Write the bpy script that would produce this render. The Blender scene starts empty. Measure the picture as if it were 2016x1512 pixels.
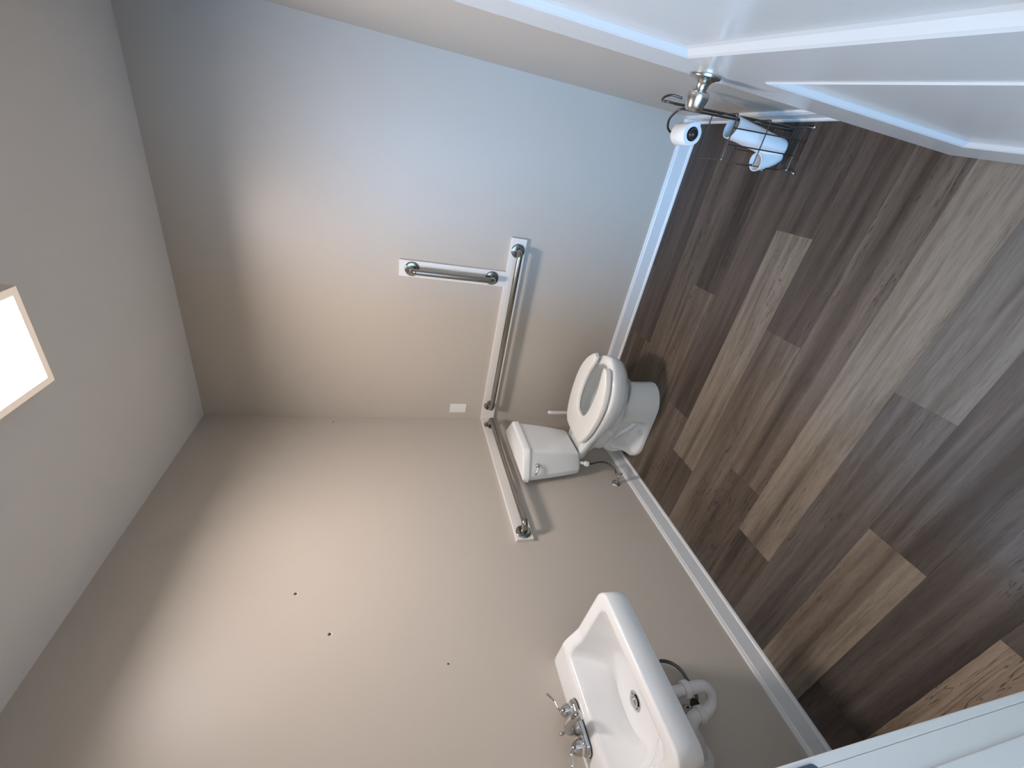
import bpy, bmesh, math, random
from mathutils import Vector, Matrix

# ------------------------------------------------------------------ camera
SC = bpy.context.scene
COL = SC.collection
cam_data = bpy.data.cameras.new('camera')
cam = bpy.data.objects.new('camera', cam_data)
COL.objects.link(cam)
RIGHT = Vector((0.2330, 0.1790, -0.9559))
DOWN = Vector((0.5118, -0.8583, -0.0360))
FWD = Vector((-0.8269, -0.4808, -0.2916))
FWD.normalize()
RIGHT = (RIGHT - FWD * RIGHT.dot(FWD)).normalized()
UP = RIGHT.cross(FWD)
CAM_POS = Vector((2.3472, 1.6590, 1.5849))
cam.matrix_world = Matrix(((RIGHT.x, UP.x, -FWD.x, CAM_POS.x),
                           (RIGHT.y, UP.y, -FWD.y, CAM_POS.y),
                           (RIGHT.z, UP.z, -FWD.z, CAM_POS.z),
                           (0, 0, 0, 1)))
cam_data.sensor_fit = 'HORIZONTAL'
cam_data.sensor_width = 36.0
cam_data.lens = 803.15 / 2016 * 36.0
cam_data.clip_start = 0.01
SC.camera = cam

# ------------------------------------------------------------------ light of the place
SC.view_settings.view_transform = 'Standard'
SC.view_settings.look = 'None'
SC.view_settings.gamma = 1.0
SC.view_settings.use_curve_mapping = False
SC.view_settings.exposure = 0.0

world = bpy.data.worlds.new('daylight')
SC.world = world
world.use_nodes = True
bg = world.node_tree.nodes['Background']
bg.inputs[0].default_value = (0.77, 0.905, 1.0, 1)
bg.inputs[1].default_value = 1.75

# daylight arriving through the hall beyond the doorway
hall = bpy.data.lights.new('hall_daylight', 'AREA')
hall.shape = 'RECTANGLE'
hall.size = 1.2
hall.size_y = 2.4
hall.color = (0.15, 0.50, 1.0)
hall.energy = 225
hall_o = bpy.data.objects.new('hall_daylight', hall)
COL.objects.link(hall_o)
hall_o.location = (5.4, 0.58, 2.05)
hall_o.rotation_euler = (Vector((-5.1, 1.15, -1.1))).to_track_quat('-Z', 'Y').to_euler()

LAMP_STRENGTH = 188.0

# ------------------------------------------------------------------ helpers
def tag(o, label=None, cat=None, group=None, kind=None):
    if label: o['label'] = label
    if cat: o['category'] = cat
    if group: o['group'] = group
    if kind: o['kind'] = kind
    return o

def empty(name, loc=(0, 0, 0), label=None, cat=None, group=None, kind=None):
    o = bpy.data.objects.new(name, None)
    o.empty_display_size = 0.05
    COL.objects.link(o)
    o.location = loc
    return tag(o, label, cat, group, kind)

def mesh_obj(name, bm, mat, parent=None, smooth=False, auto=None, bevel=0.0, bseg=2, subsurf=0):
    """link a bmesh given in world coordinates as one object, its origin put at the base centre"""
    bmesh.ops.recalc_face_normals(bm, faces=bm.faces)
    me = bpy.data.meshes.new(name)
    bm.to_mesh(me)
    bm.free()
    xs = [v.co.x for v in me.vertices]; ys = [v.co.y for v in me.vertices]; zs = [v.co.z for v in me.vertices]
    c = Vector(((min(xs) + max(xs)) / 2, (min(ys) + max(ys)) / 2, min(zs)))
    me.transform(Matrix.Translation(-c))
    if smooth:
        for p in me.polygons:
            p.use_smooth = True
        if auto is not None:
            me.set_sharp_from_angle(angle=math.radians(auto))
    me.materials.append(mat)
    o = bpy.data.objects.new(name, me)
    COL.objects.link(o)
    if parent is not None:
        o.parent = parent
        pm = parent_world(parent)
        o.location = pm.inverted() @ c
    else:
        o.location = c
    if bevel > 0:
        m = o.modifiers.new('bevel', 'BEVEL')
        m.width = bevel; m.segments = bseg; m.limit_method = 'ANGLE'; m.angle_limit = math.radians(35)
    if subsurf:
        m = o.modifiers.new('subsurf', 'SUBSURF'); m.levels = subsurf; m.render_levels = subsurf
    return o

def parent_world(o):
    m = Matrix.Translation(o.location)
    p = o.parent
    while p is not None:
        m = Matrix.Translation(p.location) @ m
        p = p.parent
    return m

def box(bm, x0, x1, y0, y1, z0, z1):
    vs = [bm.verts.new(p) for p in ((x0, y0, z0), (x1, y0, z0), (x1, y1, z0), (x0, y1, z0),
                                    (x0, y0, z1), (x1, y0, z1), (x1, y1, z1), (x0, y1, z1))]
    for f in ((0, 3, 2, 1), (4, 5, 6, 7), (0, 1, 5, 4), (1, 2, 6, 5), (2, 3, 7, 6), (3, 0, 4, 7)):
        bm.faces.new([vs[i] for i in f])
    return vs

def loft(bm, loops, cap0=True, cap1=True, closed=True):
    rings = [[bm.verts.new(p) for p in lp] for lp in loops]
    n = len(rings[0])
    for a, b in zip(rings[:-1], rings[1:]):
        for i in range(n if closed else n - 1):
            j = (i + 1) % n
            bm.faces.new((a[i], a[j], b[j], b[i]))
    if cap0: bm.faces.new(list(reversed(rings[0])))
    if cap1: bm.faces.new(rings[-1])
    return rings

def frame_of(d):
    d = d.normalized()
    a = Vector((0, 0, 1)) if abs(d.z) < 0.9 else Vector((1, 0, 0))
    u = d.cross(a).normalized()
    return u, d.cross(u).normalized()

def tube(bm, pts, r, n=12, caps=True):
    """sweep a circle along points (parallel transport); r: number or list"""
    pts = [Vector(p) for p in pts]
    rs = r if isinstance(r, (list, tuple)) else [r] * len(pts)
    tans = []
    for i in range(len(pts)):
        a = pts[max(i - 1, 0)]; b = pts[min(i + 1, len(pts) - 1)]
        tans.append((b - a).normalized())
    u, v = frame_of(tans[0])
    loops = []
    for i, p in enumerate(pts):
        if i:
            q = tans[i - 1].rotation_difference(tans[i])
            u = q @ u; v = q @ v
        loops.append([p + (u * math.cos(2 * math.pi * k / n) + v * math.sin(2 * math.pi * k / n)) * rs[i] for k in range(n)])
    return loft(bm, loops, caps, caps)

def ball(bm, c, r, n=10, sz=1.0):
    res = bmesh.ops.create_uvsphere(bm, u_segments=n, v_segments=max(6, n // 2 + 2), radius=r)
    bmesh.ops.translate(bm, verts=res['verts'], vec=Vector(c))

def lathe(bm, prof, origin, axis, n=32):
    """prof: (radius, distance along the axis)"""
    axis = Vector(axis).normalized(); origin = Vector(origin)
    u, v = frame_of(axis)
    loops = []
    for r, h in prof:
        r = max(r, 1e-4)
        loops.append([origin + axis * h + (u * math.cos(2 * math.pi * k / n) + v * math.sin(2 * math.pi * k / n)) * r for k in range(n)])
    loft(bm, loops)

def spline(pts, n=8):
    """Catmull-Rom through pts"""
    pts = [Vector(p) for p in pts]
    P = [pts[0] * 2 - pts[1]] + pts + [pts[-1] * 2 - pts[-2]]
    out = []
    for i in range(1, len(P) - 2):
        a, b, c, d = P[i - 1], P[i], P[i + 1], P[i + 2]
        for k in range(n):
            t = k / n
            out.append(0.5 * ((2 * b) + (c - a) * t + (2 * a - 5 * b + 4 * c - d) * t * t + (3 * b - a - 3 * c + d) * t ** 3))
    out.append(pts[-1])
    return out

def fillet(pts, rad, n=6):
    """polyline with rounded inner corners"""
    pts = [Vector(p) for p in pts]
    out = [pts[0]]
    for i in range(1, len(pts) - 1):
        a, b, c = pts[i - 1], pts[i], pts[i + 1]
        d1 = (a - b).normalized(); d2 = (c - b).normalized()
        ang = d1.angle(d2)
        if ang > math.radians(175):
            out.append(b); continue
        L = min(rad / math.tan(ang / 2), (a - b).length * .49, (c - b).length * .49)
        r = L * math.tan(ang / 2)
        bis = (d1 + d2).normalized()
        cen = b + bis * (r / math.sin(ang / 2))
        s = b + d1 * L - cen; e = b + d2 * L - cen
        for k in range(n + 1):
            t = k / n
            v = s.lerp(e, t)
            out.append(cen + v.normalized() * r)
    out.append(pts[-1])
    return out

def round_poly(pts, rad, n=5):
    """closed 2D polygon with rounded corners; rad: number or list"""
    out = []
    N = len(pts)
    for i in range(N):
        a = Vector(pts[i - 1]); b = Vector(pts[i]); c = Vector(pts[(i + 1) % N])
        r = rad[i] if isinstance(rad, (list, tuple)) else rad
        d1 = (a - b).normalized(); d2 = (c - b).normalized()
        ang = d1.angle(d2)
        L = min(r / math.tan(ang / 2), (a - b).length * .48, (c - b).length * .48)
        rr = L * math.tan(ang / 2)
        cen = b + (d1 + d2).normalized() * (rr / math.sin(ang / 2))
        s = b + d1 * L - cen; e = b + d2 * L - cen
        for k in range(n + 1):
            v = s.lerp(e, k / n)
            v = v.normalized() * rr
            out.append(cen + v)
    return out

def sstep(a, b, x):
    t = min(1, max(0, (x - a) / (b - a)))
    return t * t * (3 - 2 * t)

def lerp_tab(tab, x):
    if x <= tab[0][0]: return tab[0][1]
    for (x0, y0), (x1, y1) in zip(tab[:-1], tab[1:]):
        if x <= x1:
            return y0 + (y1 - y0) * (x - x0) / (x1 - x0)
    return tab[-1][1]

# ------------------------------------------------------------------ materials
def mat(name, col, rough=0.5, metal=0.0, spec=0.5, coat=0.0, noise=0.0, nscale=8.0, bump=0.0, bscale=200.0, emit=None, estr=0.0, aniso=None):
    m = bpy.data.materials.new(name)
    m.use_nodes = True
    nt = m.node_tree
    b = nt.nodes['Principled BSDF']
    b.inputs['Base Color'].default_value = (*col, 1)
    b.inputs['Roughness'].default_value = rough
    b.inputs['Metallic'].default_value = metal
    b.inputs['Specular IOR Level'].default_value = spec
    if coat:
        b.inputs['Coat Weight'].default_value = coat
        b.inputs['Coat Roughness'].default_value = 0.04
    tc = nt.nodes.new('ShaderNodeTexCoord')
    if noise:
        nz = nt.nodes.new('ShaderNodeTexNoise')
        nz.inputs['Scale'].default_value = nscale
        nz.inputs['Detail'].default_value = 4
        nt.links.new(tc.outputs['Object'], nz.inputs['Vector'])
        mx = nt.nodes.new('ShaderNodeMix'); mx.data_type = 'RGBA'
        mx.inputs['A'].default_value = (*[c * (1 - noise) for c in col], 1)
        mx.inputs['B'].default_value = (*[min(1, c * (1 + noise)) for c in col], 1)
        nt.links.new(nz.outputs['Fac'], mx.inputs['Factor'])
        nt.links.new(mx.outputs['Result'], b.inputs['Base Color'])
    if bump:
        n2 = nt.nodes.new('ShaderNodeTexNoise')
        n2.inputs['Scale'].default_value = bscale
        n2.inputs['Detail'].default_value = 3
        if aniso:
            mp = nt.nodes.new('ShaderNodeMapping'); mp.inputs['Scale'].default_value = aniso
            nt.links.new(tc.outputs['Object'], mp.inputs['Vector'])
            nt.links.new(mp.outputs['Vector'], n2.inputs['Vector'])
        else:
            nt.links.new(tc.outputs['Object'], n2.inputs['Vector'])
        bp = nt.nodes.new('ShaderNodeBump')
        bp.inputs['Strength'].default_value = bump
        bp.inputs['Distance'].default_value = 0.001
        nt.links.new(n2.outputs['Fac'], bp.inputs['Height'])
        nt.links.new(bp.outputs['Normal'], b.inputs['Normal'])
    if emit:
        b.inputs['Emission Color'].default_value = (*emit, 1)
        b.inputs['Emission Strength'].default_value = estr
    return m

M = {}
M['wall'] = mat('greige_wall_paint', (0.545, 0.495, 0.430), 0.42, noise=0.015, nscale=3, bump=0.12, bscale=260)
M['ceiling'] = mat('ceiling_paint', (0.84, 0.84, 0.83), 0.85, spec=0.3, bump=0.15, bscale=220)
M['trim'] = mat('white_trim_paint', (0.78, 0.79, 0.79), 0.32, noise=0.01, bump=0.05, bscale=120)
M['door'] = mat('white_door_paint', (0.66, 0.68, 0.68), 0.22, noise=0.01, bump=0.05, bscale=90)
M['board'] = mat('white_board_paint', (0.80, 0.78, 0.74), 0.35, bump=0.08, bscale=90)
M['ceramic'] = mat('white_glazed_ceramic', (0.845, 0.86, 0.855), 0.12, spec=0.5, coat=0.5)
M['ceramic_sink'] = mat('white_sink_ceramic', (0.84, 0.86, 0.87), 0.10, spec=0.5, coat=0.6)
M['seat'] = mat('white_seat_plastic', (0.83, 0.825, 0.79), 0.25)
M['steel'] = mat('brushed_stainless_steel', (0.36, 0.345, 0.31), 0.20, metal=1.0, noise=0.03, nscale=40)
M['nickel'] = mat('brushed_nickel', (0.56, 0.54, 0.50), 0.22, metal=1.0, bump=0.06, bscale=80)
M['chrome'] = mat('polished_chrome', (0.60, 0.60, 0.61), 0.06, metal=1.0, noise=0.01)
M['wire'] = mat('dark_bronze_wire', (0.16, 0.15, 0.145), 0.28, metal=1.0, noise=0.05)
M['pvc'] = mat('white_pvc', (0.74, 0.73, 0.72), 0.38, noise=0.02, nscale=30)
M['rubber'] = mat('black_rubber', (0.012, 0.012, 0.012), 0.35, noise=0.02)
M['gap'] = mat('dark_gap', (0.02, 0.02, 0.02), 0.8, noise=0.02)
M['paper'] = mat('toilet_paper', (0.86, 0.85, 0.84), 0.95, spec=0.1, bump=0.3, bscale=300)
M['plastic'] = mat('white_plastic', (0.84, 0.84, 0.83), 0.3, noise=0.01)
M['water'] = mat('still_water', (0.42, 0.45, 0.44), 0.03, noise=0.01)
M['subfloor'] = mat('subfloor', (0.03, 0.026, 0.023), 0.8, noise=0.05)
M['lamp_frame'] = mat('lamp_frame_paint', (0.80, 0.74, 0.66), 0.45, noise=0.03, nscale=20)
M['diffuser'] = mat('lit_diffuser', (0.9, 0.9, 0.9), 0.5, noise=0.01, emit=(1.0, 0.885, 0.84), estr=LAMP_STRENGTH)
M['lamp_rim'] = mat('acrylic_rim_added_glow', (0.80, 0.74, 0.66), 0.45, noise=0.03, nscale=20, emit=(1.0, 0.80, 0.64), estr=0.42)  # weak glow added so the rim looks lit by the lamp
M['hole'] = mat('wall_anchor', (0.10, 0.09, 0.08), 0.4, metal=0.6, noise=0.05)
M['strike'] = mat('strike_plate_steel', (0.22, 0.25, 0.32), 0.3, metal=1.0, noise=0.05)

# braided supply hose
def braid():
    m = mat('braided_hose', (0.10, 0.10, 0.10), 0.35, metal=0.7)
    nt = m.node_tree; b = nt.nodes['Principled BSDF']
    tc = nt.nodes.new('ShaderNodeTexCoord')
    w = nt.nodes.new('ShaderNodeTexChecker')
    w.inputs['Scale'].default_value = 500
    w.inputs['Color1'].default_value = (0.20, 0.20, 0.20, 1)
    w.inputs['Color2'].default_value = (0.05, 0.05, 0.05, 1)
    nt.links.new(tc.outputs['Object'], w.inputs['Vector'])
    nt.links.new(w.outputs['Color'], b.inputs['Base Color'])
    return m
M['braid'] = braid()

def plank_material():
    m = bpy.data.materials.new('vinyl_oak_plank')
    m.use_nodes = True
    nt = m.node_tree; N = nt.nodes; L = nt.links
    b = N['Principled BSDF']
    geo = N.new('ShaderNodeNewGeometry')
    oi = N.new('ShaderNodeObjectInfo')
    off = N.new('ShaderNodeVectorMath'); off.operation = 'MULTIPLY_ADD'
    cmb = N.new('ShaderNodeCombineXYZ')
    L.new(oi.outputs['Random'], cmb.inputs[0]); L.new(oi.outputs['Random'], cmb.inputs[1]); L.new(oi.outputs['Random'], cmb.inputs[2])
    off.inputs[1].default_value = (17.3, 41.7, 9.1)
    L.new(cmb.outputs[0], off.inputs[0]); L.new(geo.outputs['Position'], off.inputs[2])
    def noise(scale, vscale, detail=5, rough=0.6, dist=0.0):
        mp = N.new('ShaderNodeMapping'); mp.inputs['Scale'].default_value = vscale
        L.new(off.outputs[0], mp.inputs['Vector'])
        n = N.new('ShaderNodeTexNoise'); n.inputs['Scale'].default_value = scale
        n.inputs['Detail'].default_value = detail; n.inputs['Roughness'].default_value = rough
        n.inputs['Distortion'].default_value = dist
        L.new(mp.outputs['Vector'], n.inputs['Vector'])
        return n.outputs['Fac']
    def ramp(fac, stops):
        r = N.new('ShaderNodeValToRGB')
        el = r.color_ramp.elements
        el[0].position, el[0].color = stops[0][0], (*stops[0][1], 1)
        el[1].position, el[1].color = stops[-1][0], (*stops[-1][1], 1)
        for p, c in stops[1:-1]:
            e = el.new(p); e.color = (*c, 1)
        L.new(fac, r.inputs['Fac'])
        return r.outputs['Color']
    def mul(a, c, f=1.0):
        x = N.new('ShaderNodeMix'); x.data_type = 'RGBA'; x.blend_type = 'MULTIPLY'
        x.inputs['Factor'].default_value = f
        L.new(a, x.inputs['A']); L.new(c, x.inputs['B'])
        return x.outputs['Result']
    # long bands along the plank
    band = ramp(noise(1.0, (11, 0.5, 1), 3, 0.55, 0.4), [(0.32, (0.46, 0.425, 0.405)), (0.45, (0.84, 0.82, 0.80)), (0.57, (1.20, 1.20, 1.19)), (0.70, (0.74, 0.70, 0.675))])
    fine = ramp(noise(1.0, (170, 16, 1), 7, 0.75), [(0.28, (0.72, 0.70, 0.69)), (0.52, (1.0, 1.0, 1.0)), (0.75, (1.08, 1.08, 1.07))])
    cath = ramp(noise(1.0, (24, 1.5, 1), 5, 0.65, 1.2), [(0.34, (0.68, 0.64, 0.62)), (0.50, (1, 1, 1)), (0.7, (1.05, 1.04, 1.03))])
    crack = ramp(noise(1.0, (26, 1.5, 1), 3, 0.55, 2.2), [(0.478, (1, 1, 1)), (0.496, (0.30, 0.25, 0.22)), (0.514, (1, 1, 1))])
    cmask = ramp(noise(1.0, (5, 0.9, 1), 2, 0.5), [(0.46, (0, 0, 0)), (0.60, (1, 1, 1))])
    c = mul(oi.outputs['Color'], band)
    c = mul(c, fine)
    c = mul(c, cath, 0.8)
    x = N.new('ShaderNodeMix'); x.data_type = 'RGBA'; x.blend_type = 'MULTIPLY'
    L.new(cmask, x.inputs['Factor']); L.new(c, x.inputs['A']); L.new(crack, x.inputs['B'])
    L.new(x.outputs['Result'], b.inputs['Base Color'])
    b.inputs['Roughness'].default_value = 0.5
    b.inputs['Specular IOR Level'].default_value = 0.28
    bp = N.new('ShaderNodeBump'); bp.inputs['Strength'].default_value = 0.18; bp.inputs['Distance'].default_value = 0.001
    L.new(fine, bp.inputs['Height']); L.new(bp.outputs['Normal'], b.inputs['Normal'])
    return m
M['plank'] = plank_material()

# ------------------------------------------------------------------ room shell
H = 2.627          # ceiling
LY = 2.0105        # wall on the door side
XD = 2.236         # inner face of the doorway wall
XO = 2.352         # outer face of the doorway wall
JY0, JY1 = 0.900, 1.838   # door opening
DH = 2.05

bm = bmesh.new(); box(bm, -0.10, 8.0, -2.5, 4.5, -0.06, -0.006)  # unseen stretch past the doorway added to block daylight from below
floor = tag(mesh_obj('floor', bm, M['subfloor']), 'grey-brown wood-look plank floor of the washroom', kind='structure')
bm = bmesh.new(); box(bm, -0.10, XO, -0.10, LY + 0.10, H, H + 0.05)
tag(mesh_obj('ceiling', bm, M['ceiling']), 'flat off-white painted ceiling with a square light', kind='structure')
bm = bmesh.new(); box(bm, -0.10, XO, -0.10, 0.0, -0.006, H)
tag(mesh_obj('wall_left', bm, M['wall']), 'greige painted wall behind the sink and toilet tank', kind='structure')
bm = bmesh.new(); box(bm, -0.10, 0.0, 0.0, LY, -0.006, H)
tag(mesh_obj('wall_back', bm, M['wall']), 'greige painted wall with the long and upright grab bars', kind='structure')
bm = bmesh.new(); box(bm, -0.10, XO, LY, LY + 0.10, -0.006, H)
tag(mesh_obj('wall_right', bm, M['wall']), 'greige painted wall behind the open door', kind='structure')
bm = bmesh.new()
box(bm, XD, XO, 0.0, JY0 - 0.012, -0.006, H)
box(bm, XD, XO, JY1 + 0.012, LY, -0.006, H)
box(bm, XD, XO, JY0 - 0.012, JY1 + 0.012, DH + 0.012, H)
tag(mesh_obj('wall_front', bm, M['wall']), 'greige painted wall around the doorway', kind='structure')

# planks: columns along y; list of (end positions) and tones per piece from low y to high y
E0, PW = 0.0835, 0.1833
LIGHT = (0.262, 0.220, 0.180); MID = (0.165, 0.132, 0.108); DARK = (0.118, 0.093, 0.078); GREY = (0.125, 0.108, 0.098)
MIDL = (0.205, 0.168, 0.136); DGREY = (0.112, 0.095, 0.086); TAN = (0.330, 0.268, 0.212); LGREY = (0.270, 0.236, 0.205)
cols = {
    -1: ([1.221], [DARK, DARK]),
    0: ([0.79], [MID, DARK]),
    1: ([], [MID]),
    2: ([0.012, 1.23], [MID, MIDL, DARK]),
    3: ([0.586], [MID, DARK]),
    4: ([0.374, 1.587], [DARK, LIGHT, DARK]),
    5: ([1.20], [MIDL, DARK]),
    6: ([0.565], [DARK, MID]),
    7: ([0.362], [DARK, LIGHT]),
    8: ([1.217], [GREY, (0.205, 0.180, 0.160)]),
    9: ([0.787], [LIGHT, DGREY]),
    10: ([0.17], [DARK, DGREY]),
    11: ([0.785], [TAN, DGREY]),
}
rnd = random.Random(4)
GAP = 0.0002
for k, (ends, tones) in cols.items():
    x0 = max(0.0, E0 + k * PW); x1 = min(XO + .05, E0 + (k + 1) * PW)
    edges = [0.0] + [e for e in ends if 0.02 < e < LY - 0.02] + [LY]
    tones = tones[-(len(edges) - 1):]
    for (a, b_), tone in zip(zip(edges[:-1], edges[1:]), tones):
        bm = bmesh.new(); box(bm, x0 + GAP, x1 - GAP, a + GAP, b_ - GAP, -0.006, 0.0)
        o = mesh_obj('plank', bm, M['plank'], floor)
        j = .68 * (1 + rnd.uniform(-.07, .07))
        o.color = (tone[0] * j, tone[1] * j * .98, tone[2] * j * .94, 1)

# baseboards: board with a stepped, rounded top edge, and a shoe at the floor
HB = 0.0967; TB = 0.0125
def base_profile():
    return [(0, 0), (TB, 0), (TB, HB - 0.016), (TB - 0.003, HB - 0.010), (TB - 0.004, HB - 0.004), (TB - 0.007, HB), (0, HB)]
def shoe_profile():
    r = 0.011
    return [(TB - .0005, 0.0)] + [(TB + r * math.cos(a) * .75, r * math.sin(a) * 1.35) for a in [i * math.pi / 12 for i in range(7)]] + [(TB - .0005, r * 1.35)]
def run(bm, prof, p0, p1, nrm):
    p0 = Vector(p0); p1 = Vector(p1); nrm = Vector(nrm)
    loft(bm, [[p + nrm * a + Vector((0, 0, b)) for a, b in prof] for p in (p0, p1)])
def baseboard(name, p0, p1, nrm, label):
    bm = bmesh.new(); run(bm, base_profile(), p0, p1, nrm)
    o = tag(mesh_obj(name, bm, M['trim']), label, kind='structure')
    bm = bmesh.new(); run(bm, shoe_profile(), p0, p1, nrm)
    mesh_obj('shoe_molding', bm, M['trim'], o, smooth=True, auto=40)
    return o
baseboard('baseboard_left', (0.0, 0, 0), (XD, 0, 0), (0, 1, 0), 'white baseboard under the sink and toilet wall')
baseboard('baseboard_back', (0, TB, 0), (0, LY - TB, 0), (1, 0, 0), 'white baseboard under the long grab bar wall')
baseboard('baseboard_right', (0.0, LY, 0), (XD, LY, 0), (0, -1, 0), 'white baseboard behind the door')

# door frame: jambs, stops, casings, strike plate
trim = empty('trim_1', (XD, JY0, 0), 'white painted door frame around the doorway', kind='structure')
bm = bmesh.new(); box(bm, XD, XO, JY0 - 0.012, JY0 + 0.001, 0, DH + .012); mesh_obj('jamb', bm, M['trim'], trim, bevel=0.001)
bm = bmesh.new(); box(bm, XD, XO, JY1 - 0.004, JY1 + 0.012, 0, DH + .012); mesh_obj('jamb', bm, M['trim'], trim, bevel=0.001)
bm = bmesh.new(); box(bm, XD, XO, JY0 + 0.004, JY1 - 0.004, DH, DH + .012); mesh_obj('head_jamb', bm, M['trim'], trim, bevel=0.001)
for y0, y1 in ((JY0 + .001, JY0 + .009), (JY1 - .015, JY1 - .004)):
    bm = bmesh.new(); box(bm, XD + .040, XD + .075, y0, y1, 0, DH); mesh_obj('door_stop', bm, M['trim'], trim, bevel=0.002)
for y0, y1 in ((JY0 - .062, JY0), (JY1, JY1 + .062)):
    bm = bmesh.new(); box(bm, XD - .0155, XD, y0, y1, 0, DH + .066); mesh_obj('casing', bm, M['trim'], trim, bevel=0.003)
bm = bmesh.new(); box(bm, XD - .0155, XD, JY0 - .062, JY1 + .062, DH + .004, DH + .070); mesh_obj('head_casing', bm, M['trim'], trim, bevel=0.003)
bm = bmesh.new()
prof = round_poly([(2.2285, .900), (2.2605, .900), (2.2605, .962), (2.2285, .962)], .012, 5)
loft(bm, [[Vector((p[0], JY0 + .0005, p[1])) for p in prof], [Vector((p[0], JY0 + .0028, p[1])) for p in prof]])
sp = mesh_obj('strike_plate', bm, M['strike'], trim); sp['label'] = 'blue-grey metal strike plate'

# ------------------------------------------------------------------ the open door
TH = math.radians(-4.7)
DD = Vector((math.cos(TH), math.sin(TH), 0)); DN = Vector((DD.y, -DD.x, 0))   # DN points into the room
P0 = Vector((1.300, 1.893, 0))
DW, DT = 0.912, 0.035
def dpt(s, t, z): return P0 + DD * s - DN * t + Vector((0, 0, z))
door = empty('door_1', dpt(DW, 0, 0), 'white two-panel door standing open with a brushed nickel knob', kind='structure')
def dbox(name, s0, s1, z0, z1, t0=0.0, t1=DT, bevel=0.0, m='door'):
    bm = bmesh.new()
    vs = box(bm, s0, s1, t0, t1, z0, z1)
    for v in vs: v.co = dpt(v.co.x, v.co.y, v.co.z)
    return mesh_obj(name, bm, M[m], door, bevel=bevel)
ST = 0.165; ZL0, ZL1, ZU0, ZU1 = 0.235, 0.872, 1.058, 1.900
Z0, Z1 = 0.012, 2.035
dbox('stile', 0, ST, Z0, Z1); dbox('stile', DW - ST, DW, Z0, Z1)
dbox('bottom_rail', ST, DW - ST, Z0, ZL0); dbox('lock_rail', ST, DW - ST, ZL1, ZU0); dbox('top_rail', ST, DW - ST, ZU1, Z1)
for z0, z1 in ((ZL0, ZL1), (ZU0, ZU1)):
    dbox('panel', ST, DW - ST, z0, z1, 0.010, DT - 0.010, 0)
    for side in (0, 1):
        # sloped ogee moulding around the panel
        prof = [(0.0, 0.0), (0.004, -0.0025), (0.010, 0.0), (0.022, 0.0075), (0.030, 0.010), (0.030, 0.0125), (0.0, 0.0125)]
        def ring(a, d):
            t = d if side == 0 else DT - d
            return [dpt(ST + a, t, z0 + a), dpt(DW - ST - a, t, z0 + a), dpt(DW - ST - a, t, z1 - a), dpt(ST + a, t, z1 - a)]
        bm = bmesh.new(); loft(bm, [ring(a, d) for a, d in prof] + [ring(*prof[0])], False, False)
        bmesh.ops.remove_doubles(bm, verts=bm.verts, dist=1e-5)
        mesh_obj('panel_molding', bm, M['door'], door)
for hz in (0.25, 1.05, 1.80):
    bm = bmesh.new()
    tube(bm, [dpt(DW + .004, -.004, hz), dpt(DW + .004, -.004, hz + .09)], .006, 10)
    mesh_obj('hinge', bm, M['nickel'], door, smooth=True, auto=40)
# knob on both faces
for side in (1, -1):
    ax = DN * side
    o0 = dpt(0.057, 0 if side == 1 else DT, 0.940)
    kb = bmesh.new(); lathe(kb, [(.0005, .0), (.0335, .0), (.0345, .003), (.033, .0065), (.026, .0085), (.0185, .013), (.0140, .020), (.0130, .026), (.0125, .0285), (.0005, .0285)], o0, ax, 40)
    ro = mesh_obj('knob_rosette', kb, M['nickel'], door, smooth=True, auto=50)
    if side == 1: ro['label'] = 'flared brushed nickel rosette'
    kb = bmesh.new(); lathe(kb, [(.0005, .0265), (.0105, .0265), (.0110, .0285), (.0175, .0300), (.0225, .0330), (.0243, .0375), (.0243, .0430), (.0232, .0510), (.0205, .0600), (.0180, .0655), (.0160, .0675), (.0005, .0680)], o0, ax, 40)
    mesh_obj('knob', kb, M['nickel'], ro, smooth=True, auto=60)
kb = bmesh.new()
vs = box(kb, -0.0008, 0.0008, 0.006, DT - 0.006, 0.912, 0.968)
for v in vs: v.co = dpt(v.co.x, v.co.y, v.co.z)
mesh_obj('latch_plate', kb, M['nickel'], door)

# ------------------------------------------------------------------ ceiling light
LX0, LX1, LY0, LY1 = 0.972, 1.272, 0.812, 1.112
lz = H - 0.062
lamp = empty('ceiling_light', ((LX0 + LX1) / 2, (LY0 + LY1) / 2, lz), 'square flush ceiling light with cream frame and glowing white panel', 'light')
W = 0.030
def sq(a, z): return [Vector((LX0 + a, LY0 + a, z)), Vector((LX1 - a, LY0 + a, z)), Vector((LX1 - a, LY1 - a, z)), Vector((LX0 + a, LY1 - a, z))]
bm = bmesh.new()
RD = .052
loft(bm, [sq(0, H), sq(0, lz + .002), sq(.002, lz + .0005), sq(.004, lz + .0005), sq(.004, H)], False, False)
mesh_obj('lamp_frame', bm, M['lamp_frame'], lamp)
bm = bmesh.new()
loft(bm, [sq(.0015, lz), sq(.022, lz), sq(.0245, lz + .0025), sq(W, lz + RD)], False, False)
lr = mesh_obj('lamp_rim', bm, M['lamp_rim'], lamp); lr['label'] = 'cream lamp rim with added glow'
bm = bmesh.new(); box(bm, LX0 + W - .001, LX1 - W + .001, LY0 + W - .001, LY1 - W + .001, lz + RD, lz + RD + .006)
d = mesh_obj('diffuser', bm, M['diffuser'], lamp); d['label'] = 'glowing white diffuser panel'

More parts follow.
